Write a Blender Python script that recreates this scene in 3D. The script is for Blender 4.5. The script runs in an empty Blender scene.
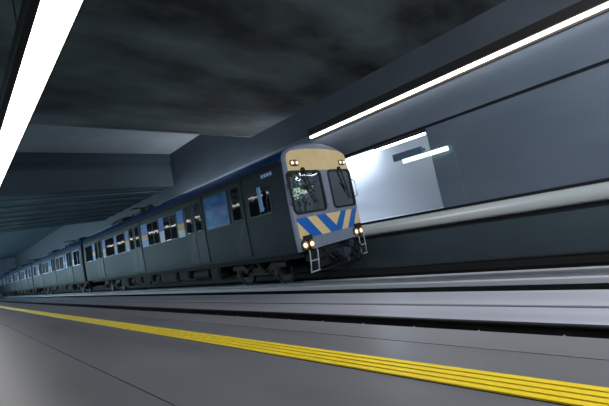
import bpy, bmesh, math, random
from mathutils import Vector, Matrix
random.seed(7)
C = bpy.context.scene.collection
SC = bpy.context.scene

# ------------------------------------------------------------------ camera
CAMZ = 1.05                      # eye height above the platform
cam = bpy.data.cameras.new('camera')
cam.sensor_width = 36.0
cam.lens = 340.52 / 609.0 * 36.0
cam.clip_start, cam.clip_end = 0.05, 400
camo = bpy.data.objects.new('camera', cam)
C.objects.link(camo)
# world: x across the tracks, y along them, z up
rows = [(0.67616653, 0.0923021, -0.73094401),
        (-0.70831057, -0.19154314, -0.67941693),
        (-0.20271892, 0.97713436, -0.06413651)]
camo.matrix_world = Matrix(((rows[0][0], rows[0][1], rows[0][2], 0.0),
                            (rows[1][0], rows[1][1], rows[1][2], 0.0),
                            (rows[2][0], rows[2][1], rows[2][2], CAMZ),
                            (0, 0, 0, 1)))
SC.camera = camo

# ------------------------------------------------------------------ world, exposure
w = bpy.data.worlds.new('world'); SC.world = w
w.use_nodes = True
w.node_tree.nodes['Background'].inputs[0].default_value = (0.25, 0.42, 0.6, 1)
w.node_tree.nodes['Background'].inputs[1].default_value = 0.02
SC.view_settings.view_transform = 'Standard'
SC.view_settings.look = 'None'
SC.view_settings.exposure = 0.0
SC.view_settings.gamma = 1.0
SC.view_settings.use_curve_mapping = False

LED_STRENGTH = 6.0
PLATFORM_STRENGTH = 6.0
UPLIGHT_STRENGTH = 26.0
NICHE_STRENGTH = 70.0
FILL_PANEL_STRENGTH = 5.0
FILL_FLOOD_STRENGTH = 84.0
COOL = (0.58, 0.85, 1.0)
WARM = (1.0, 0.93, 0.82)

# ------------------------------------------------------------------ materials
def S(c):                                     # sRGB 0-255 -> linear
    out = []
    for v in c:
        v = v / 255.0
        out.append(v / 12.92 if v <= 0.04045 else ((v + 0.055) / 1.055) ** 2.4)
    return tuple(out) + (1,)

def mat(name, col, rough=0.5, metal=0.0, spec=0.5, noise=None, scale=(1, 1, 1), nscale=3.0, bump=0.0, rvar=0.0, emit=None, estr=0.0):
    m = bpy.data.materials.new(name)
    m.use_nodes = True
    nt = m.node_tree
    b = nt.nodes['Principled BSDF']
    b.inputs['Base Color'].default_value = col
    b.inputs['Roughness'].default_value = rough
    b.inputs['Metallic'].default_value = metal
    b.inputs['Specular IOR Level'].default_value = spec
    if emit is not None:
        b.inputs['Emission Color'].default_value = tuple(emit) + (1,)
        b.inputs['Emission Strength'].default_value = estr
    if noise is not None or bump or rvar:
        tc = nt.nodes.new('ShaderNodeTexCoord')
        mp = nt.nodes.new('ShaderNodeMapping'); mp.inputs['Scale'].default_value = scale
        nz = nt.nodes.new('ShaderNodeTexNoise'); nz.inputs['Scale'].default_value = nscale
        nz.inputs['Detail'].default_value = 5.0
        nt.links.new(tc.outputs['Object'], mp.inputs[0]); nt.links.new(mp.outputs[0], nz.inputs['Vector'])
        if noise is not None:
            rp = nt.nodes.new('ShaderNodeValToRGB')
            rp.color_ramp.elements[0].position = 0.35; rp.color_ramp.elements[1].position = 0.68
            rp.color_ramp.elements[0].color = col; rp.color_ramp.elements[1].color = noise
            nt.links.new(nz.outputs['Fac'], rp.inputs[0]); nt.links.new(rp.outputs[0], b.inputs['Base Color'])
        if rvar:
            mr = nt.nodes.new('ShaderNodeMapRange')
            mr.inputs['To Min'].default_value = max(0.02, rough - rvar); mr.inputs['To Max'].default_value = rough + rvar
            nt.links.new(nz.outputs['Fac'], mr.inputs['Value']); nt.links.new(mr.outputs[0], b.inputs['Roughness'])
        if bump:
            bp = nt.nodes.new('ShaderNodeBump'); bp.inputs['Strength'].default_value = bump
            bp.inputs['Distance'].default_value = 0.02
            nt.links.new(nz.outputs['Fac'], bp.inputs['Height']); nt.links.new(bp.outputs[0], b.inputs['Normal'])
    return m

def glass_mat(name, tint, through, rough=0.03, bump=0.0, nscale=4.0, ior=1.5):
    """a pane: glossy reflection over a partly see-through dark tint"""
    m = bpy.data.materials.new(name); m.use_nodes = True
    nt = m.node_tree
    out = nt.nodes['Material Output']
    b = nt.nodes['Principled BSDF']
    b.inputs['Base Color'].default_value = tint; b.inputs['Roughness'].default_value = rough
    b.inputs['Specular IOR Level'].default_value = 0.9; b.inputs['IOR'].default_value = ior
    tr = nt.nodes.new('ShaderNodeBsdfTransparent'); tr.inputs[0].default_value = (0.75, 0.85, 0.9, 1)
    mx = nt.nodes.new('ShaderNodeMixShader'); mx.inputs[0].default_value = 1 - through
    nt.links.new(tr.outputs[0], mx.inputs[1]); nt.links.new(b.outputs[0], mx.inputs[2])
    nt.links.new(mx.outputs[0], out.inputs[0])
    if bump:
        tc = nt.nodes.new('ShaderNodeTexCoord')
        nz = nt.nodes.new('ShaderNodeTexNoise'); nz.inputs['Scale'].default_value = nscale; nz.inputs['Detail'].default_value = 2
        bp = nt.nodes.new('ShaderNodeBump'); bp.inputs['Strength'].default_value = bump; bp.inputs['Distance'].default_value = 0.05
        nt.links.new(tc.outputs['Object'], nz.inputs['Vector']); nt.links.new(nz.outputs['Fac'], bp.inputs['Height'])
        nt.links.new(bp.outputs[0], b.inputs['Normal'])
    return m

def glow(name, col, strength):
    m = bpy.data.materials.new(name); m.use_nodes = True
    nt = m.node_tree
    e = nt.nodes.new('ShaderNodeEmission'); e.inputs[0].default_value = tuple(col) + (1,); e.inputs[1].default_value = strength
    nt.links.new(e.outputs[0], nt.nodes['Material Output'].inputs[0])
    return m

M = {}
M['platform'] = mat('platform terrazzo', S((104, 104, 109)), 0.36, noise=S((120, 120, 126)), nscale=1.6, scale=(1, .25, 1), rvar=0.08)
M['edge'] = mat('platform edge stone', S((114, 114, 120)), 0.4, noise=S((128, 128, 134)), nscale=2, scale=(1, .3, 1), rvar=0.06)
M['joint'] = mat('dark joint filler', S((40, 40, 44)), 0.9)
M['bed'] = mat('sooty track bed', S((12, 14, 15)), 0.95, spec=.05, noise=S((22, 24, 25)), nscale=9, bump=0.6)
M['slab'] = mat('smooth grey concrete', S((186, 188, 202)), 0.33, noise=S((206, 208, 220)), nscale=1.2, scale=(2, .12, 1), rvar=0.08)
M['plinth'] = mat('pale plinth concrete', S((204, 208, 216)), 0.4, noise=S((220, 222, 228)), nscale=1.2, scale=(2, .12, 1))
M['slabdark'] = mat('grey drain cover', S((92, 94, 104)), 0.5)
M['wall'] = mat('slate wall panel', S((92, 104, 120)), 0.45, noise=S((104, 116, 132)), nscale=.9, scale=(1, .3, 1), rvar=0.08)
M['wallupper_shade'] = mat('slate upper wall with painted shade', S((66, 74, 84)), 0.6, noise=S((74, 82, 92)), nscale=.9)  # darker than the wall below: paints the dimness above the strip light
M['signgrey'] = mat('blue grey sign housing', S((84, 108, 136)), 0.5)
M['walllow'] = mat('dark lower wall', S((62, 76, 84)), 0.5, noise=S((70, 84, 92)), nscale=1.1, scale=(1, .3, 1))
M['groove'] = mat('dark groove', S((16, 20, 26)), 0.9)
M['duct'] = mat('pale painted steel duct', S((176, 184, 186)), 0.35)
M['ceil'] = mat('sooty dark ceiling', S((24, 30, 32)), 0.85, noise=S((98, 112, 114)), nscale=.5, scale=(.6, 1.3, 1))
M['ceilpale'] = mat('pale grey plaster', S((118, 126, 132)), 0.8, noise=S((132, 140, 146)), nscale=.6)
M['ceilblue'] = mat('blue grey ceiling', S((78, 98, 108)), 0.7, noise=S((92, 112, 122)), nscale=.7)
M['bulk'] = mat('dark blue grey beam', S((58, 72, 80)), 0.8)
M['white'] = mat('white painted wall', S((226, 232, 240)), 0.6)
M['yellow'] = mat('yellow tactile rubber', S((246, 214, 34)), 0.5, noise=S((252, 224, 50)), nscale=5)
M['yellowgap'] = mat('grimy strip base', S((56, 44, 22)), 0.8)
M['rail'] = mat('worn rail steel', S((176, 178, 184)), 0.35, metal=0.7)
M['raildark'] = mat('rusty dark rail', S((44, 44, 46)), 0.6, metal=0.4)
M['clip'] = mat('pale rail clip', S((170, 170, 170)), 0.5, metal=0.3)
M['body'] = mat('dull stainless side', S((25, 40, 46)), 0.55, spec=.3, metal=0.1, noise=S((30, 46, 52)), nscale=.8, scale=(1, .3, 1), rvar=.06)
M['bodydark'] = mat('black gap and gutter shade', S((12, 15, 18)), 0.8)
M['door'] = mat('dull door steel', S((22, 36, 42)), 0.5, spec=.3, metal=0.1)
M['roof'] = mat('navy roof paint', S((16, 58, 112)), 0.3, metal=0.1)
M['roofkit'] = mat('black roof equipment', S((22, 26, 30)), 0.7)
M['mask'] = mat('lavender grey paint', S((124, 136, 158)), 0.4, noise=S((134, 146, 168)), nscale=2)
M['cream'] = mat('cream paint', S((232, 206, 150)), 0.45, noise=S((238, 214, 160)), nscale=3)
M['blue'] = mat('bright blue paint', S((24, 104, 196)), 0.4)
M['rubber'] = mat('black rubber', S((18, 20, 24)), 0.6)
M['wind'] = glass_mat('windscreen glass', S((8, 12, 15)), 0.35, bump=.42, nscale=2.4, ior=2.5)
M['pane'] = glass_mat('side window glass', S((8, 14, 18)), 0.0, rough=.06, bump=.12, nscale=1.5)
M['bluefilm'] = mat('blue film with painted reflections', S((20, 84, 150)), 0.22, noise=S((62, 140, 200)), nscale=2.2, scale=(1, 1, 2.2))  # paler clouds in the blue stand for reflections on the window
M['frame'] = mat('pale window frame', S((176, 182, 200)), 0.4, metal=.3)
M['framedark'] = mat('dark window frame', S((34, 42, 46)), 0.5)
M['panelwhite'] = mat('white livery band', S((206, 214, 226)), 0.5)
M['paneltan'] = mat('tan livery block', S((214, 178, 110)), 0.5)
M['panelblue'] = mat('blue livery band', S((54, 108, 186)), 0.4)
M['under'] = mat('grimy underframe', S((17, 18, 20)), 0.75, noise=S((34, 33, 32)), nscale=6)
M['bogie'] = mat('dusty bogie steel', S((30, 29, 28)), 0.65, metal=.2, noise=S((56, 52, 48)), nscale=8)
M['wheel'] = mat('wheel steel', S((46, 45, 45)), 0.45, metal=.5)
M['step'] = mat('pale step rail', S((190, 198, 212)), 0.45, metal=.2)
M['coupler'] = mat('blue grey coupler steel', S((72, 84, 104)), 0.4, metal=.5)
M['mirror'] = mat('pale blue mirror back', S((104, 150, 200)), 0.35)
M['lamphousing'] = mat('dark lamp housing', S((30, 26, 24)), 0.6)
M['headlight'] = glow('headlight glow', (1.0, 0.80, 0.50), 1.9)
M['reflector'] = mat('lamp reflector', S((170, 140, 98)), 0.35, metal=.5)
M['marker'] = glow('marker lamp glow', (1.0, 0.90, 0.72), 1.5)
M['led'] = glow('wall light diffuser', WARM, LED_STRENGTH)
M['plat'] = glow('platform light diffuser', (1.0, 0.98, 0.96), PLATFORM_STRENGTH)
M['uplight'] = glow('uplight diffuser', (.88, .93, 1.0), UPLIGHT_STRENGTH)
M['nichedim'] = glow('lintel tube', (0.85, 0.93, 1.0), 9.0)
M['niche'] = glow('recess tube', (0.78, 0.88, 1.0), NICHE_STRENGTH)
M['green'] = glow('pale green diffuser', (0.72, 1.0, 0.8), 2.0)
M['hall'] = glow('fill panel glow', COOL, FILL_PANEL_STRENGTH)
M['hallfar'] = glow('far fill panel glow', COOL, FILL_PANEL_STRENGTH * 2.6)
M['fillflood'] = glow('floodlight lens', (.95, .97, 1.0), FILL_FLOOD_STRENGTH)
M['cabfill'] = glow('cab fill lamp', (.85, .95, 1.0), 45)
M['cabin'] = mat('grey cab lining', S((96, 104, 110)), 0.7)
M['seat'] = mat('dark seat fabric', S((20, 22, 26)), 0.9)
M['desk'] = mat('grey driving desk', S((190, 200, 206)), 0.5)

# ------------------------------------------------------------------ mesh helper
class MB:
    def __init__(self, *mats):
        self.bm = bmesh.new(); self.mats = list(mats)
    def face(self, pts, mi=0, smooth=False):
        f = self.bm.faces.new([self.bm.verts.new(p) for p in pts]); f.material_index = mi; f.smooth = smooth
        return f
    def box(self, a, b, mi=0):
        x0, y0, z0 = a; x1, y1, z1 = b
        v = [self.bm.verts.new(p) for p in ((x0, y0, z0), (x1, y0, z0), (x1, y1, z0), (x0, y1, z0), (x0, y0, z1), (x1, y0, z1), (x1, y1, z1), (x0, y1, z1))]
        for q in ((0, 3, 2, 1), (4, 5, 6, 7), (0, 1, 5, 4), (1, 2, 6, 5), (2, 3, 7, 6), (3, 0, 4, 7)):
            self.bm.faces.new([v[i] for i in q]).material_index = mi
        return self
    def loft(self, rings, closed=True, caps=True, mi=0, smooth=False):
        R = [[self.bm.verts.new(p) for p in r] for r in rings]
        n = len(R[0])
        for a, b in zip(R, R[1:]):
            for i in range(n if closed else n - 1):
                j = (i + 1) % n
                f = self.bm.faces.new((a[i], a[j], b[j], b[i])); f.material_index = mi; f.smooth = smooth
        if caps:
            self.bm.faces.new(R[0][::-1]).material_index = mi
            self.bm.faces.new(R[-1]).material_index = mi
        return self
    def tube(self, pts, r, n=8, mi=0):
        pts = [Vector(p) for p in pts]; rings = []
        for i, p in enumerate(pts):
            d = (pts[min(i + 1, len(pts) - 1)] - pts[max(i - 1, 0)]).normalized()
            u = d.cross(Vector((0, 0, 1)))
            if u.length < .05: u = d.cross(Vector((0, 1, 0)))
            u.normalize(); v = d.cross(u)
            rings.append([p + (u * math.cos(t) + v * math.sin(t)) * r for t in [2 * math.pi * k / n for k in range(n)]])
        return self.loft(rings, smooth=True, mi=mi)
    def disc(self, c, axis, prof, n=20, mi=0):
        """lathe: prof is a list of (offset along axis, radius)"""
        ax = {'x': (Vector((1, 0, 0)), Vector((0, 1, 0)), Vector((0, 0, 1))), 'y': (Vector((0, 1, 0)), Vector((1, 0, 0)), Vector((0, 0, 1))), 'z': (Vector((0, 0, 1)), Vector((1, 0, 0)), Vector((0, 1, 0)))}[axis]
        c = Vector(c)
        return self.loft([[c + ax[0] * o + (ax[1] * math.cos(t) + ax[2] * math.sin(t)) * r for t in [2 * math.pi * k / n for k in range(n)]] for o, r in prof], mi=mi)
    def build(self, name, parent=None, bevel=0.0, loc=None):
        bmesh.ops.recalc_face_normals(self.bm, faces=self.bm.faces)
        me = bpy.data.meshes.new(name); self.bm.to_mesh(me); self.bm.free()
        for m in self.mats: me.materials.append(m)
        o = bpy.data.objects.new(name, me); C.objects.link(o)
        if parent is not None: o.parent = parent
        if loc is not None: o.location = loc
        if bevel:
            md = o.modifiers.new('bevel', 'BEVEL'); md.width = bevel; md.segments = 2; md.limit_method = 'ANGLE'
        return o

def tag(o, label=None, cat=None, group=None, kind=None):
    if label: o['label'] = label
    if cat: o['category'] = cat
    if group: o['group'] = group
    if kind: o['kind'] = kind
    return o
def thing(name, label, cat, loc, group=None):
    o = bpy.data.objects.new(name, None); C.objects.link(o); o.location = loc
    return tag(o, label, cat, group)
def struct(name, mb, bevel=0.0, label=None):
    return tag(mb.build(name, bevel=bevel), label=label, kind='structure')
def copy_tree(o, parent=None):
    c = o.copy(); C.objects.link(c); c.parent = parent
    for ch in list(o.children): copy_tree(ch, c)
    return c
def ZC(z): return z + CAMZ                     # heights measured from the eye

Y0, Y1 = -5.0, 97.0
# ================================================================== SETTING
f = MB(M['platform'], M['joint'])
f.box((-6, Y0, -.6), (.995, Y1, 0)); f.box((1.003, Y0, -.6), (2.385, Y1, 0))
f.box((.995, Y0, -.6), (1.003, Y1, -.012), 1)
struct('floor', f, label='dark grey platform paving with a long thin joint')
e = MB(M['edge'], M['joint'])
e.box((2.393, Y0, -.35), (2.69, Y1, 0)); e.box((2.385, Y0, -.35), (2.393, Y1, -.012), 1); e.box((2.42, Y0, -1.1), (2.55, Y1, -.35), 1)
struct('trim_1', e, label='grey edge stone along the platform brink')
b = MB(M['bed'])
b.box((2.55, Y0, -1.2), (5.33, Y1, -.9)); b.box((5.33, Y0, -1.2), (10.9, Y1, -.97))
struct('floor_trackbed', b, label='sooty dark track bed')
s = MB(M['slab'], M['slabdark'])
s.box((5.33, Y0, -.97), (5.98, Y1, -.868)); s.box((6.10, Y0, -.97), (6.90, Y1, -.868)); s.box((5.98, Y0, -.97), (6.10, Y1, -.885), 1)
struct('trim_2', s, bevel=.008, label='pale concrete walkway between the two tracks')
s = MB(M['plinth']); s.box((7.64, Y0, -.97), (8.50, Y1, -.86))
struct('trim_3', s, bevel=.01, label='pale concrete plinth under the near rail of the train')

# right wall with a lit recess from y 4.05 to 8.6
NY0, NY1, NZ0, NZ1 = 4.05, 8.6, ZC(-.36), ZC(2.16)
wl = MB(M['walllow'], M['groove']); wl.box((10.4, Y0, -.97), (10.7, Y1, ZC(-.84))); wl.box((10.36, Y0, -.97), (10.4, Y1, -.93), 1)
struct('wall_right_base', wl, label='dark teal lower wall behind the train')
wr = MB(M['wall'], M['groove'])
zt = ZC(6.4)
wr.box((10.4, Y0, ZC(-.84)), (10.7, Y1, NZ0))
wr.box((10.4, Y0, NZ0), (10.7, NY0, NZ1)); wr.box((10.4, NY1, NZ0), (10.7, Y1, NZ1))
wr.box((10.46, Y0, NZ1), (10.7, Y1, NZ1 + .09), 1)
wr.box((10.4, Y0, NZ1 + .09), (10.7, Y1, ZC(3.5)))
struct('wall_right', wr, label='slate grey right wall with a dark horizontal groove')
wu = MB(M['wallupper_shade']); wu.box((10.4, Y0, ZC(3.5)), (10.7, Y1, zt)); struct('wall_right_upper', wu, label='upper wall above the strip light, shade painted into its colour')
nc = MB(M['white'])
nc.box((12.0, NY0 - .6, NZ0 - .1), (12.1, NY1 + .6, NZ1 + .5)); nc.box((10.7, NY0 - .6, NZ0 - .1), (12.0, NY1 + .6, NZ0))
nc.box((10.7, NY0 - .6, NZ1 + .4), (12.0, NY1 + .6, NZ1 + .5)); nc.box((10.7, NY0 - .7, NZ0 - .1), (12.1, NY0 - .6, NZ1 + .5)); nc.box((10.7, NY1 + .6, NZ0 - .1), (12.1, NY1 + .7, NZ1 + .5))
struct('wall_recess', nc, label='white lit recess in the right wall')
# steel cable duct with rounded nose running along the wall
d = MB(M['duct'])
prof = [(10.4, ZC(-.86))] + [(10.40 - .22 * math.sin(t) if t < math.pi else 10.4, ZC(-.635) - .215 * math.cos(t)) for t in [math.pi * k / 14 for k in range(1, 14)]] + [(10.4, ZC(-.41))]
d.loft([[(x, y, z) for x, z in prof] for y in (Y0, Y1)], smooth=True)
struct('trim_4', d, label='pale rounded cable duct along the right wall')
d = MB(M['groove']); d.box((10.34, Y0, ZC(-.41)), (10.4, Y1, ZC(-.34))); d.box((10.36, Y0, ZC(-.93)), (10.4, Y1, ZC(-.86)))
struct('trim_5', d)
p = MB(M['wall']); p.box((10.36, 3.35, NZ0), (10.4, NY0, ZC(1.22)))
struct('trim_6', p, bevel=.01, label='dark panel at the near side of the lit recess')

# ceilings: low sooty deck, higher bay, beam, ribbed soffit, far bay
c = MB(M['ceil']); c.box((-6, Y0, ZC(4.6)), (10.7, 12, ZC(4.9)))
struct('ceiling', c, label='low sooty dark ceiling')
c = MB(M['ceil']); c.box((-6, 12.0, ZC(4.58)), (10.4, 12.2, ZC(6.2)))
struct('trim_8', c, bevel=.03, label='dark beam at the end of the low ceiling')
c = MB(M['ceilpale']); c.box((-6, 12, ZC(6.2)), (10.7, 20.5, ZC(6.4)))
struct('ceiling_high_bay', c, label='pale grey ceiling of the higher bay')
c = MB(M['bulk']); c.box((-6, 20.5, ZC(4.2)), (10.7, 21.1, ZC(6.4))); c.box((-6, 20.3, ZC(5.75)), (10.4, 20.5, ZC(6.2)))
struct('trim_7', c, bevel=.03, label='dark blue grey beam across the hall')
c = MB(M['ceilblue'], M['bulk']); c.box((-6, 21.1, ZC(4.3)), (10.7, 35, ZC(4.5)))
for k in range(7): c.box((-6, 22.4 + 1.9 * k, ZC(4.2)), (10.4, 22.95 + 1.9 * k, ZC(4.3)), 0)
struct('ceiling_ribbed', c, bevel=.02, label='blue grey ribbed ceiling beyond the beam')
c = MB(M['ceilblue']); c.box((-6, 35, ZC(6.0)), (10.7, Y1, ZC(6.2))); c.box((-6, 34.8, ZC(4.2)), (10.7, 35, ZC(6.2)))
struct('ceiling_far_bay', c)
c = MB(M['wall']); c.box((-6.3, Y0, -1.2), (-6, Y1, zt)); struct('wall_left', c)
c = MB(M['wall']); c.box((-6.3, Y1, -1.2), (10.7, Y1 + .3, zt)); struct('wall_far', c, label='grey wall at the far end of the station')
c = MB(M['wall']); c.box((-6.3, Y0 - .3, -1.2), (10.7, Y0, zt)); struct('wall_near', c)

# ================================================================== LAMPS
# long light above the platform
t = thing('platform_light', 'long white linear light hanging over the platform at upper left', 'ceiling light', (1.06, 0, ZC(2.8)))
h = MB(M['lamphousing']); h.box((-.24, -4, .02), (.2, 44, .16)); h.box((-.24, -4, -.02), (-.15, 44, .02)); h.box((.182, -4, -.02), (.2, 44, .02)); h.build('housing', t, bevel=.006)
h = MB(M['plat']); h.box((-.15, -4, -.004), (.182, 44, .02)); h.build('diffuser', t)
for k in range(4):
    hg = MB(M['lamphousing']); hg.tube([(0, -2 + 4 * k, .16), (0, -2 + 4 * k, 1.8)], .012, 6); hg.build('hanger', t)
# light along the right wall
t = thing('wall_light', 'thin warm white strip light along the top of the right wall', 'wall light', (10.4, 0, ZC(3.39)))
h = MB(M['lamphousing']); h.box((-.26, -4, 0), (0, 8.5, .26)); h.box((-.05, -4, -.14), (0, 8.5, 0)); h.build('housing', t, bevel=.01)
h = MB(M['led']); h.box((-.2, -4, -.075), (-.05, 8.5, 0)); h.build('diffuser', t, bevel=.02)
# uplight farther along, behind the train roof
t = thing('wall_uplight', 'wall uplight hidden behind the train roof in the higher bay', 'wall light', (10.4, 11, ZC(2.72)))
h = MB(M['lamphousing']); h.box((-.3, 0, -.12), (0, 9, 0)); h.build('housing', t, bevel=.01)
h = MB(M['uplight']); h.box((-.27, .05, 0), (-.03, 8.95, .03)); h.build('diffuser', t)
# recess tubes
for i, (x, y, z, lab) in enumerate(((10.62, 4.15, 2.06, 'white tube light under the lintel of the lit wall recess'), (11.4, 7.0, 2.35, 'white tube light on the ceiling of the lit wall recess'))):
    t = thing('tube_light', lab, 'tube light', (x, y, ZC(z)))
    h = MB(M['lamphousing']); h.box((-.05, 0, .035), (.05, 1.9, .10)); h.build('housing', t, bevel=.005)
    h = MB(M['niche' if i else 'nichedim']); h.tube([(0, .03, 0), (0, 1.87, 0)], .04, 10); h.build('tube', t)
t = thing('sign_light', 'pale green lit sign box hung beside the lit recess', 'sign', (10.3, 3.5, ZC(1.3)))
h = MB(M['signgrey']); h.box((-.06, .75, .15), (.06, 1.75, .36)); h.box((-.05, 0, .13), (.05, 1.75, .15)); h.box((.06, .7, .2), (.1, .9, .3)); h.build('housing', t, bevel=.01)
h = MB(M['green']); h.box((-.05, 0, 0), (.05, 1.45, .13)); h.build('diffuser', t, bevel=.01)
# added lamps behind the camera, put in to brighten the train front
for k, (fx, lab) in enumerate(((3.4, 'added fill light, out of view over the empty near track'), (6.2, 'added fill light, out of view over the pale walkway between the tracks'))):
    t = thing('fill_light', lab, 'fill_light', (fx, -4.2, ZC(3.0)))
    h = MB(M['lamphousing']); h.loft([[(x, y, z) for y, z in ((0, -.3), (-.3, -.1), (-.3, .35), (.12, .35))] for x in (-1.0, 1.0)]); h.tube([(0, -.1, .35), (0, -.1, 1.598)], .03); h.build('housing', t)
    h = MB(M['fillflood']); h.face([(-.95, .012, -.27), (.95, .012, -.27), (.95, .125, .33), (-.95, .125, .33)]); h.build('diffuser', t)
# added glowing panels on the unseen left wall, fill for train and walls
for k in range(2, 13):
    yy = -3.5 + 7.5 * k
    t = thing('fill_panel', 'added cool white fill panel on the unseen left platform wall', 'fill panel', (-5.98, yy, .75), 'added fill panels on the left wall')
    h = MB(M['framedark']); h.box((0, 0, 0), (.16, 5, 2.6)); h.build('housing', t, bevel=.01)
    h = MB(M['hall' if k < 5 else 'hallfar']); h.box((.16, .1, .1), (.175, 4.9, 2.5)); h.build('diffuser', t)

# ================================================================== TRACK
def rail(x, ztop, lab, m, h=.12):
    t = thing('rail', lab, 'rail', (x, 0, ztop - h))
    r = MB(m); hw, ww, fw = .035, .01, .07
    prof = [(-fw, 0), (fw, 0), (fw, .015), (ww, .03), (ww, h - .04), (hw, h - .03), (hw, h - .006), (hw - .008, h), (-hw + .008, h), (-hw, h - .006), (-hw, h - .03), (-ww, h - .04), (-ww, .03), (-fw, .015)]
    r.loft([[(px, y, pz) for px, pz in prof] for y in (Y0, Y1)]); r.build('rail_profile', t)
    return t
r1 = rail(4.90, -.72, 'dark rail nearest the pale walkway on the empty near track', M['raildark'], .18)
r2 = rail(3.30, -.72, 'dark rail close under the platform edge on the empty near track', M['raildark'], .18)
r3 = rail(7.82, -.75, 'worn rail on the pale plinth under the near wheels of the train', M['rail'], .11)
r4 = rail(9.42, -.75, 'worn rail on the far side under the train', M['raildark'], .22)
proto = None
for k in range(38):
    y = -2 + k * .95
    if proto is None:
        cl = MB(M['clip']); cl.box((-.13, -.05, 0), (.13, .05, .03)); cl.tube([(-.10, -.03, .04), (-.07, .0, .075), (-.10, .03, .04)], .012, 6); proto = cl.build('rail_clip', r1); o = proto
    else:
        o = proto.copy(); C.objects.link(o)
    o.location = (0, y, .0)

# yellow tactile strip
t = thing('tactile_strip', 'yellow ribbed safety strip along the platform edge', 'tactile strip', (1.967, 0, 0))
m_ = MB(M['yellowgap']); m_.box((-.103, Y0, 0), (.103, Y1, .004)); m_.build('base', t)
for k in range(4):
    x0 = -.1 + k * .0522
    m_ = MB(M['yellow']); m_.loft([[(x0, y, .004), (x0 + .040, y, .004), (x0 + .038, y, .012), (x0 + .002, y, .012)] for y in (Y0, Y1)]); m_.build('rib', t)

# ================================================================== TRAIN
CX, RT = 8.625, -.75                       # centre line, rail top
WPTS = [(1.05, 1.59), (1.35, 1.60), (2.0, 1.60), (2.6, 1.59), (3.3, 1.555), (3.8, 1.52)]
def wat(z):
    for (a, wa), (b_, wb) in zip(WPTS, WPTS[1:]):
        if z <= b_: return wa + (wb - wa) * max(0, (z - a)) / (b_ - a)
    return WPTS[-1][1]
ROOF = [(1.53, 3.84), (1.50, 3.95), (1.40, 4.09), (1.2, 4.20), (.85, 4.31), (.45, 4.385), (0, 4.41)]
def side_profile():                       # left bottom, up, over, down to right bottom
    L = [(-w_, z) for z, w_ in WPTS]
    return L
def full_profile(inset=0.0, drop=0.0):
    L = [(-w_, z) for z, w_ in WPTS] + [(-x, z) for x, z in ROOF]
    R = [(x, z) for x, z in ROOF[::-1][1:]] + [(w_, z) for z, w_ in WPTS[::-1]]
    P = L + R
    if inset:
        cz = 2.7
        P = [(x * (1 - inset / 1.55), cz + (z - cz) * (1 - inset / 1.68)) for x, z in P]
    return P

def rrect(a0, a1, b0, b1, r, n=4):
    pts = []
    for (ca, cb, s) in ((a1 - r, b1 - r, 0), (a0 + r, b1 - r, 1), (a0 + r, b0 + r, 2), (a1 - r, b0 + r, 3)):
        for k in range(n + 1):
            t_ = math.pi / 2 * (s + k / n); pts.append((ca + r * math.cos(t_), cb + r * math.sin(t_)))
    return pts
def side_plate(mb, pts, t0, t1, mi=0):    # plate on the near (platform) side, following the body
    mb.loft([[(-wat(z) - t, y, z) for y, z in pts] for t in (t0, t1)], mi=mi)
def side_ring(mb, po, pi_, t0, t1, mi=0):
    R = [[mb.bm.verts.new((-wat(z) - t, y, z)) for y, z in P] for P, t in ((po, t0), (po, t1), (pi_, t1), (pi_, t0))]
    n = len(po)
    for a, b_ in zip(R, R[1:]):
        for i in range(n):
            j = (i + 1) % n; mb.bm.faces.new((a[i], a[j], b_[j], b_[i])).material_index = mi
def front_plate(mb, pts, y0, y1, mi=0):
    mb.loft([[(x, y, z) for x, z in pts] for y in (y0, y1)], mi=mi)
def front_ring(mb, po, pi_, y0, y1, mi=0):
    R = [[mb.bm.verts.new((x, y, z)) for x, z in P] for P, y in ((po, y0), (po, y1), (pi_, y1), (pi_, y0))]
    n = len(po)
    for a, b_ in zip(R, R[1:]):
        for i in range(n):
            j = (i + 1) % n; mb.bm.faces.new((a[i], a[j], b_[j], b_[i])).material_index = mi

def add_window(root, y0, y1, z0, z1, frame, pane=None, mullion=None):
    po = rrect(y0, y1, z0, z1, .09); pi_ = rrect(y0 + .05, y1 - .05, z0 + .05, z1 - .05, .06)
    fb = MB(frame); side_ring(fb, po, pi_, -.01, .022)
    if mullion:
        for my in mullion: side_plate(fb, [(my - .02, z0 + .04), (my + .02, z0 + .04), (my + .02, z1 - .04), (my - .02, z1 - .04)], 0, .018)
    fo = fb.build('window_frame', root)
    pb = MB(pane or M['pane']); side_plate(pb, pi_, .0, .008); pb.build('pane', fo)
    return fo
def add_door(root, y0, y1, leaves, z0=1.12, z1=3.72, wins=True):
    fb = MB(M['bodydark']); side_plate(fb, rrect(y0, y1, z0, z1, .05), 0, .006); fr = fb.build('door_frame', root)
    n = leaves; wd = (y1 - y0 - .06) / n
    for k in range(n):
        a = y0 + .03 + k * wd + .012; b_ = a + wd - .024
        lb = MB(M['door'])
        wy0, wy1 = a + wd * .2, b_ - wd * .2
        side_plate(lb, [(a, z0 + .03), (b_, z0 + .03), (b_, 2.3), (b_, 2.9), (b_, z1 - .03), (a, z1 - .03), (a, 2.9), (a, 2.3)], .006, .03)
        lo = lb.build('door', root)
        po = rrect(wy0 - .03, wy1 + .03, 2.40, 3.56, .09); pi_ = rrect(wy0, wy1, 2.43, 3.53, .07)
        gb = MB(M['rubber']); side_ring(gb, po, pi_, .028, .042); gb.build('window_seal', lo)
        gb = MB(M['pane']); side_plate(gb, pi_, .028, .036); gb.build('pane', lo)
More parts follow.
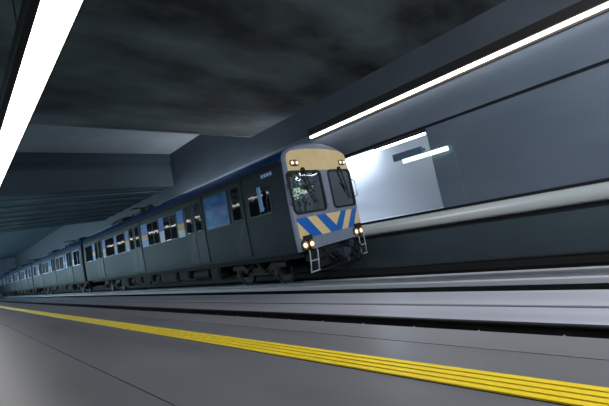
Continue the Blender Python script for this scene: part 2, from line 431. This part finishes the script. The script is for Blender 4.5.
def add_panel(root, y0, y1, z0=2.36, z1=3.5, style=0):
    pb = MB(M['panelblue'], M['paneltan'], M['panelwhite'])
    h_ = z1 - z0
    cuts = ((0, .26, 2), (.26, .5, 1), (.5, 1, 0)) if style == 0 else ((0, .3, 0), (.3, .52, 1), (.52, 1, 0)) if style == 1 else ((0, .45, 2), (.45, 1, 0))
    for a, b_, mi in cuts:
        side_plate(pb, [(y0, z0 + a * h_), (y1, z0 + a * h_), (y1, z0 + b_ * h_), (y0, z0 + b_ * h_)], .001, .008, mi)
    return pb.build('livery_panel', root)

def add_bogie(root, ya, yb):
    ym = (ya + yb) / 2
    bg = bpy.data.objects.new('bogie', None); C.objects.link(bg); bg.parent = root; bg.location = (0, ym, 0)
    h_ = (yb - ya) / 2
    fb = MB(M['bogie'])
    for s_ in (-1, 1):
        x = s_ * 1.02
        P = [(-h_ - .45, .62), (-h_ - .45, .78), (-h_ + .25, .80), (-.42, .56), (.42, .56), (h_ - .25, .80), (h_ + .45, .78), (h_ + .45, .62), (h_ - .15, .58), (.5, .38), (-.5, .38), (-h_ + .15, .58)]
        fb.loft([[(xx, y, z) for y, z in P] for xx in (x - .07, x + .07)])
        fb.box((x - .09, -.3, .56), (x + .09, .3, .66))
    fb.box((-1.0, -.22, .5), (1.0, .22, .8))
    fb.build('bogie_frame', bg, bevel=.015)
    for y in (-h_, h_):
        wb = MB(M['wheel'])
        for s_ in (-1, 1):
            xo = s_ * .80
            wb.disc((xo - .0, y, .46), 'x', [(-.065, .40), (-.065, .46), (.065, .46), (.065, .40), (.03, .36), (.02, .16), (.09, .13), (.09, 0.01)] if s_ > 0 else [(.065, .40), (.065, .46), (-.065, .46), (-.065, .40), (-.03, .36), (-.02, .16), (-.09, .13), (-.09, .01)], 28)
        wb.tube([(-.8, y, .46), (.8, y, .46)], .08, 10)
        wb.build('wheelset', bg)
        for s_ in (-1, 1):
            ab = MB(M['bogie'])
            ab.box((s_ * 1.04 - .11, y - .15, .34), (s_ * 1.04 + .11, y + .15, .62)); ab.disc((s_ * 1.16, y, .47), 'x', [(-.03, .11), (.03, .11), (.05, .07)], 14)
            ab.build('axle_box', bg, bevel=.02)
    for s_ in (-1, 1):
        for y in (-.22, .22):
            sb = MB(M['bogie'])
            sb.disc((s_ * 1.05, y, .64), 'z', [(0, .1), (.02, .13), (.06, .1), (.08, .13), (.12, .1), (.14, .13), (.18, .1), (.2, .13), (.26, .11)], 14)
            sb.build('spring', bg)
    db = MB(M['bogie'])
    db.tube([(-1.16, -.55, .5), (-1.16, -.1, .86)], .045); db.build('damper', bg)
    db = MB(M['bogie']); db.tube([(-1.16, .55, .5), (-1.16, .1, .86)], .045); db.build('damper', bg)

def add_underframe(root, L, y0, y1):
    ub = MB(M['under']); ub.box((-1.3, .35, .86), (1.3, L - .1, 1.06)); ub.box((-1.48, 0.3, 1.0), (1.48, L - .1, 1.06)); ub.build('underframe', root)
    y = y0; k = 0
    sizes = [.9, 1.6, 1.2, 2.0, .8, 1.5, 1.1]
    while y < y1 - .9:
        L_ = min(sizes[k % 7], y1 - y)
        bx = MB(M['under'])
        zb = .38 + .1 * ((k * 3) % 4) / 2
        if k % 3 == 1:
            bx.disc((-1.0, y + .1, .62), 'y', [(0, .1), (.06, .24), (L_ - .3, .24), (L_ - .24, .1)], 18); bx.box((-1.05, y + .3, .8), (-.9, y + .4, .88)); bx.box((-1.05, y + L_ - .6, .8), (-.9, y + L_ - .5, .88)); bx.build('air_tank', root)
        else:
            bx.box((-1.3, y, zb), (-.4, y + L_ - .2, .88)); bx.box((-1.33, y + .1, zb + .08), (-1.3, y + L_ - .3, .82)); bx.box((-1.345, y + .2, .58), (-1.33, y + .3, .66)); bx.build('equipment_box', root, bevel=.02)
        y += L_; k += 1
    bx = MB(M['under']); bx.box((.3, y0, .4), (1.3, y1 - 1, .88)); bx.build('equipment_box', root, bevel=.02)

def roof_pod(root, y0, y1, hw=.62, z=4.62):
    rb = MB(M['roofkit'])
    P = [(-hw, 4.3), (-hw, z - .12), (-hw + .12, z), (hw - .12, z), (hw, z - .12), (hw, 4.3)]
    rb.loft([[(x, y, zz) for x, zz in P] for y in (y0, y1)])
    k = y0 + .15
    while k < y1 - .1:
        rb.box((-hw - .01, k, 4.42), (hw + .01, k + .05, z - .16)); k += .16
    return rb.build('air_conditioner', root, bevel=.02)
def add_pantograph(root, y):
    pb = MB(M['roofkit'])
    for sx in (-.45, .45): pb.tube([(sx, y - .8, 4.55), (sx, y + .8, 4.55)], .035)
    for sy in (-.75, .75): pb.tube([(-.6, y + sy, 4.55), (.6, y + sy, 4.55)], .03)
    for sx in (-.55, .55):
        for sy in (-.75, .75): pb.disc((sx, y + sy, 4.32), 'z', [(0, .06), (.05, .09), (.08, .06), (.13, .09), (.16, .06), (.23, .05)], 10)
    for sx in (-.35, .35): pb.tube([(sx, y + .7, 4.56), (sx * 1.1, y - .9, 4.74), (sx * .8, y + .5, 4.86)], .025)
    pb.tube([(-.75, y + .5, 4.80), (-.6, y + .5, 4.88), (.6, y + .5, 4.88), (.75, y + .5, 4.80)], .03); pb.tube([(-.75, y + .28, 4.80), (-.6, y + .28, 4.88), (.6, y + .28, 4.88), (.75, y + .28, 4.80)], .03)
    pb.build('pantograph', root)

def make_body(root, L, ystart, capped_front):
    P = full_profile(); n = len(P); ns = len(WPTS)
    bb = MB(M['body'])
    rings = [(ystart, 0)] if not capped_front else [(ystart, .05), (ystart + .06, 0)]
    rings += [(L - .06, 0), (L, .05)]
    left = [[(x, y, z) for x, z in full_profile(i)] for y, i in rings]
    R = [[bb.bm.verts.new(p) for p in r] for r in left]
    idx_roof = range(ns - 1, n - ns)       # quads belonging to the roof
    for a, b_ in zip(R, R[1:]):
        for i in range(n - 1):
            if i in idx_roof: continue
            bb.bm.faces.new((a[i], a[i + 1], b_[i + 1], b_[i]))
        bb.bm.faces.new((a[n - 1], a[0], b_[0], b_[n - 1]))
    bb.bm.faces.new(R[-1])
    if capped_front: bb.bm.faces.new(R[0][::-1])
    for k in range(1):                     # bottom sill rib and waist rib
        side_plate(bb, [(ystart + .1, 1.06), (L - .1, 1.06), (L - .1, 1.12), (ystart + .1, 1.12)], 0, .018)
        pass
    bo = bb.build('body', root)
    rb = MB(M['roof'])
    RP = [(-WPTS[-1][1], 3.8)] + [(-x, z) for x, z in ROOF] + [(x, z) for x, z in ROOF[::-1][1:]] + [(WPTS[-1][1], 3.8)]
    def sc(i): 
        return [(x * (1 - i / 1.55), 2.7 + (z - 2.7) * (1 - i / 1.68)) for x, z in RP]
    rb.loft([[(x, y, z) for x, z in sc(i)] for y, i in rings], closed=False, caps=False, smooth=True)
    ro = rb.build('roof', root)
    gb = MB(M['bodydark']); side_plate(gb, [(ystart + .1, 3.70), (L - .1, 3.70), (L - .1, 3.86), (ystart + .1, 3.86)], 0, .02); gb.build('gutter_shade', root)  # black strip paints the shadow under the roof gutter
    return bo

# ---------------------------------------------------------------- leading car
L1 = 22.3
car = thing('railway_carriage', 'leading train car with cream and blue chevron cab front and lit headlights', 'train car', (CX, 7.0, RT), 'cars of the blue and grey train')
make_body(car, L1, .12, False)
# front mask: flat face with two windscreen openings and rounded rim
WL = (-1.50, -.10, 2.17, 3.44); WR = (.30, 1.46, 2.17, 3.44)
hl = rrect(WL[0], WL[1], WL[2], WL[3], .14); hr = rrect(WR[0], WR[1], WR[2], WR[3], .14)
mk = MB(M['mask'])
outer = full_profile(.10)
vo = [mk.bm.verts.new((x, 0, z)) for x, z in outer]
edges = [mk.bm.edges.new((vo[i], vo[(i + 1) % len(vo)])) for i in range(len(vo))]
hv = []
for hole in (hl, hr):
    vh = [mk.bm.verts.new((x, 0, z)) for x, z in hole]; hv.append((vh, hole))
    edges += [mk.bm.edges.new((vh[i], vh[(i + 1) % len(vh)])) for i in range(len(vh))]
bmesh.ops.triangle_fill(mk.bm, use_beauty=True, use_dissolve=False, edges=edges)
for vh, hole in hv:                        # depth of the openings
    vb = [mk.bm.verts.new((x, .07, z)) for x, z in hole]
    for i in range(len(vh)):
        j = (i + 1) % len(vh); mk.bm.faces.new((vh[i], vh[j], vb[j], vb[i]))
prev = vo
for y, ins in ((.02, .055), (.06, .02), (.12, .0)):
    cur = [mk.bm.verts.new((x, y, z)) for x, z in full_profile(ins)]
    for i in range(len(cur)):
        j = (i + 1) % len(cur); fc = mk.bm.faces.new((prev[i], prev[j], cur[j], cur[i])); fc.smooth = True
    prev = cur
mk.build('front_mask', car)
# cream panel above the windscreens
cr = MB(M['cream'])
cp = [(-1.46, 3.47), (1.45, 3.47), (1.43, 3.86), (1.38, 4.0), (1.27, 4.08), (1.08, 4.13), (.6, 4.175), (.1, 4.19), (-.5, 4.175), (-1.0, 4.13), (-1.24, 4.085), (-1.38, 4.0), (-1.44, 3.86)]
front_plate(cr, cp, -.006, .002); o = cr.build('brow_panel', car); o['label'] = 'cream panel above the windscreens'
# chevron band
cv = MB(M['blue'], M['cream'])
zt_, zb_ = 2.03, 1.42
def sheet(pts, y, mi): front_plate(cv, pts, y, .002, mi)
sheet([(-1.51, zb_ + .06), (-1.46, zb_), (1.41, zb_), (1.48, zb_ + .06), (1.49, zt_), (-1.51, zt_)], -.005, 0)
sheet([(-1.51, zt_ - .08), (-1.51, zb_ + .06), (-1.46, zb_), (-1.02, zb_)], -.008, 1)
sheet([(-1.08, zt_), (-.66, zt_), (-.13, zb_), (-.55, zb_)], -.008, 1)
sheet([(-.23, zt_), (.55, zt_), (.19, 1.60)], -.008, 1)
sheet([(.85, zt_), (1.17, zt_), (.75, zb_), (.43, zb_)], -.008, 1)
sheet([(1.46, zt_), (1.49, zt_), (1.48, zb_ + .06), (1.41, zb_), (1.09, zb_)], -.008, 1)
o = cv.build('chevron_panel', car); o['label'] = 'blue and cream chevron band under the windscreens'
# windscreens
for nm, wv, hole in (('l', WL, hl), ('r', WR, hr)):
    sb = MB(M['rubber']); inner = rrect(wv[0] + .035, wv[1] - .035, wv[2] + .035, wv[3] - .035, .11)
    front_ring(sb, rrect(wv[0] - .035, wv[1] + .035, wv[2] - .035, wv[3] + .035, .16), inner, .04, -.02); so = sb.build('windscreen_seal', car)
    gb = MB(M['wind']); front_plate(gb, rrect(wv[0] + .025, wv[1] - .025, wv[2] + .025, wv[3] - .025, .11), .012, .022); gb.build('windscreen', so)
for px, sgn in ((-.86, 1), (.90, 1)):
    wb = MB(M['rubber']); wb.disc((px, -.045, 3.49), 'y', [(-.02, .03), (-.02, .07), (.05, .08)], 14)
    wb.tube([(px, -.06, 3.47), (px + .14, -.055, 2.95), (px + .20, -.045, 2.72)], .016, 6); wb.tube([(px + .0, -.035, 3.02), (px + .36, -.035, 2.42)], .02, 6); wb.tube([(px + .06, -.06, 3.47), (px + .24, -.05, 2.75)], .012, 6)
    wb.build('wiper', car)
# centre pillar strips
pb = MB(M['mask']); front_plate(pb, [(-.03, 2.06), (.23, 2.06), (.23, 3.45), (-.03, 3.45)], -.02, .002); pb.build('centre_pillar', car, bevel=.01)
# headlights: two pairs in dark mounts
def lamp(x, z, r, m, nm, lab=None):
    hb = MB(M['reflector']); hb.disc((x, 0, z), 'y', [(.0, r * 1.18), (-.05, r * 1.18), (-.055, r * 1.0), (-.012, r * .8), (-.012, .01)], 20); ho = hb.build(nm, car)
    lb = MB(m); lb.disc((x, 0, z), 'y', [(-.02, r * .66), (-.045, r * .64), (-.06, r * .4), (-.064, .01)], 18); lb.build('lens', ho)
for xs_ in ((-1.39, -1.11), (1.13, 1.40)):
    for x in xs_: lamp(x, 1.225, .105, M['headlight'], 'headlight')
    hm = MB(M['lamphousing']); xm = sum(xs_) / 2
    front_plate(hm, rrect(xm - .28, xm + .28, 1.07, 1.38, .1), -.012, .002); hm.box((xm - .16, -.05, 1.36), (xm + .2, .0, 1.50)); hm.build('headlight_mount', car, bevel=.01)
for xs_ in ((-1.24, -1.05), (1.06, 1.25)):
    for x in xs_: lamp(x, 3.71, .072, M['marker'], 'marker_light')
    hm = MB(M['lamphousing']); xm = sum(xs_) / 2; front_plate(hm, rrect(xm - .19, xm + .19, 3.61, 3.81, .09), -.014, -.002); hm.build('marker_light_mount', car)
# bumper lip, steps, handrails
lp = MB(M['mask']); front_plate(lp, [(-1.1, 1.06), (1.1, 1.06), (1.14, 1.12), (-1.14, 1.12)], -.05, .02); lp.build('bumper_lip', car, bevel=.01)
for x0, x1, dx in ((-1.30, -.97, -.1), (1.16, 1.46, -.06)):
    sb = MB(M['step'])
    for x in (x0, x1): sb.tube([(x, -.035, 1.07), (x, -.06, .98), (x + dx * .5, -.07, .7), (x + dx, -.07, .43)], .018, 8)
    for z in (.43, .74): sb.box((x0 + dx * (1.0 - z) / .57 - .015, -.10, z - .015), (x1 + dx * (1.0 - z) / .57 + .015, -.05, z + .015))
    sb.build('step_ladder', car)
for s_ in (-1, 1):
    hb = MB(M['framedark']); hb.tube([(s_ * 1.50, .03, 2.42), (s_ * 1.64, -.03, 2.5), (s_ * 1.645, -.03, 3.0), (s_ * 1.50, .03, 3.12)], .016, 8); hb.build('grab_rail', car)
# coupler and hoses
cb = MB(M['coupler'])
cb.box((-.28, -.34, .68), (.14, -.08, .84)); cb.box((-.24, -.46, .58), (-.04, -.32, .88)); cb.box((.02, -.42, .64), (.14, -.32, .82)); cb.tube([(-.05, -.2, .76), (-.05, .6, .76)], .1, 10); cb.box((-.1, -.42, .42), (.0, -.36, .6)); cb.build('coupler', car, bevel=.02)
cg = MB(M['under']); cg.box((-1.15, .1, .72), (1.15, .34, 1.06)); cg.box((-.9, .25, .42), (.9, .34, .74)); cg.tube([(-1.0, .2, .8), (-1.0, .1, .4), (-.5, .1, .34), (.5, .1, .34), (1.0, .1, .4), (1.0, .2, .8)], .03)
cg.build('headstock', car, bevel=.01)
for pts in ([(.3, .1, 1.0), (.34, -.22, .9), (.4, -.3, .5), (.6, -.26, .3), (.78, -.2, .5), (.84, .1, .95)], [(.45, .1, 1.0), (.5, -.2, .85), (.62, -.25, .62), (.75, -.2, .8), (.8, .1, 1.0)], [(.95, .1, 1.0), (1.0, -.18, .75), (1.02, -.2, .5), (.9, -.16, .36)], [(-.6, .1, 1.0), (-.58, -.2, .72), (-.42, -.26, .55)]):
    hb = MB(M['rubber']); hb.tube(pts, .028, 8); hb.build('hose', car)
jb = MB(M['coupler']); jb.box((.56, -.12, .84), (.74, .1, 1.02)); jb.disc((.65, -.13, .93), 'y', [(-.03, .05), (.02, .07)], 14); jb.build('jumper_socket', car, bevel=.01)
# cab interior
ib = MB(M['cabin']); ib.box((-1.45, 1.9, 1.1), (1.45, 1.95, 3.75)); ib.box((-1.45, .15, 1.55), (1.45, 1.9, 1.6)); ib.box((-1.45, .15, 3.72), (1.45, 1.9, 3.76)); ib.build('cab_lining', car)
ib = MB(M['desk']); ib.box((-1.4, .16, 1.62), (-.2, .6, 2.2)); ib.box((-1.35, .3, 2.2), (-.8, .55, 2.42)); ib.box((.35, .16, 1.62), (1.4, .5, 2.14)); ib.build('driving_desk', car, bevel=.03)
ib = MB(M['seat']); ib.box((-1.05, .95, 1.62), (-.5, 1.4, 2.1)); ib.box((-1.05, 1.36, 2.1), (-.5, 1.48, 2.85)); ib.box((-.93, 1.38, 2.87), (-.62, 1.46, 3.08)); ib.box((.5, 1.0, 1.62), (1.1, 1.4, 2.1)); ib.box((.5, 1.38, 2.1), (1.1, 1.48, 2.8)); ib.build('cab_seat', car, bevel=.04)
ib = MB(M['desk']); ib.box((-1.4, 1.86, 2.3), (-1.1, 1.9, 3.3)); ib.box((-.3, 1.84, 2.2), (.1, 1.9, 3.2)); ib.box((.9, 1.84, 2.5), (1.3, 1.9, 3.1)); ib.tube([(-.2, .8, 3.7), (-.2, .8, 2.9), (.1, .6, 2.6)], .02); ib.build('cab_cabinet', car, bevel=.01)
ib = MB(M['cabfill']); ib.box((.3, .9, 3.69), (1.0, 1.1, 3.72)); ib.box((-1.0, .9, 3.69), (-.5, 1.1, 3.72)); ib.build('cab_fill_lamp', car)  # added lamp, brightens what shows through the windscreens
# side: cab window, number plate, doors, windows
add_window(car, .82, 2.0, 2.36, 3.14, M['framedark'], mullion=(1.42,))
mb_ = MB(M['mirror']); mb_.box((-1.70, 1.14, 2.48), (-1.66, 1.30, 3.26)); mb_.box((-1.66, 1.18, 3.1), (-1.55, 1.24, 3.14)); mb_.box((-1.66, 1.18, 2.56), (-1.57, 1.24, 2.6)); mb_.build('side_mirror', car, bevel=.015)
nb = MB(M['panelblue'], M['panelwhite']); side_plate(nb, [(.6, 3.50), (1.18, 3.50), (1.18, 3.64), (.6, 3.64)], .0, .006)
for k in range(4): side_plate(nb, rrect(.63 + .135 * k, .73 + .135 * k, 3.52, 3.62, .03), .006, .009, 1)
nb.build('number_plate', car)
add_door(car, 2.2, 3.06, 1)
add_window(car, 2.97 + .15, 4.8, 2.34, 3.6, M['framedark'], M['bluefilm'])
add_door(car, 4.87, 6.45, 2)
add_panel(car, 6.52, 7.12, style=0)
add_window(car, 7.16, 8.46, 2.34, 3.5, M['framedark'], mullion=(7.8,))
add_panel(car, 8.5, 8.98, style=2)
add_window(car, 9.02, 10.36, 2.34, 3.5, M['framedark'], mullion=(9.7,))
add_panel(car, 10.4, 11.15, style=1)
add_door(car, 11.25, 12.95, 2)
add_panel(car, 13.0, 13.55, style=1)
add_window(car, 13.6, 14.95, 2.34, 3.5, M['framedark'])
add_panel(car, 15.0, 15.42, style=1)
add_window(car, 15.46, 17.1, 2.34, 3.5, M['framedark'])
add_panel(car, 17.15, 17.7, style=1)
add_door(car, 17.8, 19.4, 2)
add_panel(car, 19.45, 19.95, style=1)
add_window(car, 20.0, 21.7, 2.34, 3.5, M['framedark'])
sb = MB(M['bodydark'])
for y in (2.14, 4.83, 6.49, 11.2, 13.0 - .02, 17.75, 19.43, 21.9): side_plate(sb, [(y - .008, 1.14), (y + .008, 1.14), (y + .008, 3.72), (y - .008, 3.72)], .0, .003)
sb.build('panel_seam', car)
add_bogie(car, 1.76, 3.9); add_bogie(car, 17.6, 19.8)
add_underframe(car, L1, 4.9, 16.4)
for y in (8.2, ): roof_pod(car, y, y + 2.4, .6, 4.5)
roof_pod(car, 16.2, 18.4, .66, 4.66)
add_pantograph(car, 14.0)
for y in (11.2, 12.2):
    rb = MB(M['roofkit']); rb.disc((-.9, y, 4.26), 'z', [(0, .16), (.12, .14), (.24, .16), (.3, .1)], 12); rb.build('roof_vent', car)

# ---------------------------------------------------------------- following cars
L2 = 22.3
car2 = thing('railway_carriage', 'second train car coupled behind the leading car', 'train car', (CX, 7.0 + 22.9, RT), 'cars of the blue and grey train')
make_body(car2, L2, 0.0, True)
for y in (.5, 5.95, 7.55, 12.6, 14.2, 19.45): add_window(car2, y + .05, y + (1.5 if y not in (.5, 19.45) else 1.9), 2.34, 3.5, M['frame'], mullion=(y + .78,))
for y in (2.75, 4.3, 9.1, 10.95, 15.75, 17.6): 
    if y in (2.75, 9.1 + .0, 15.75): add_door(car2, y + .35, y + 1.95, 2)
for y, s_ in ((2.42, 2), (4.75, 2), (5.5, 1), (11.1, 2), (12.0, 1), (17.85, 2), (18.8, 1)): add_panel(car2, y, y + .4, style=s_)
add_bogie(car2, 2.5, 4.6); add_bogie(car2, 17.7, 19.8); add_underframe(car2, L2, 5.4, 16.8)
roof_pod(car2, 4, 6.6, .66, 4.66); roof_pod(car2, 15, 17.6, .66, 4.66); add_pantograph(car2, 8.6)
gb = MB(M['rubber'])
for k in range(5): gb.box((-.62, -.57 + k * .12, 1.2), (.62, -.52 + k * .12, 3.6))
gb.box((-.55, -.57, 1.25), (.55, 0, 3.55)); gb.build('gangway', car2)
cb = MB(M['under']); cb.box((-.15, -.57, .65), (.15, .4, .88)); cb.build('coupler', car2)
for c_ in (car, car2): c_.scale.x = 1.045
names = ['third train car from the front, before the distant last car', 'last distant train car at the far left']
for k in range(2):
    c2 = copy_tree(car2); c2.location = (CX, 7.0 + 22.9 * (k + 2), RT); c2['label'] = names[k]
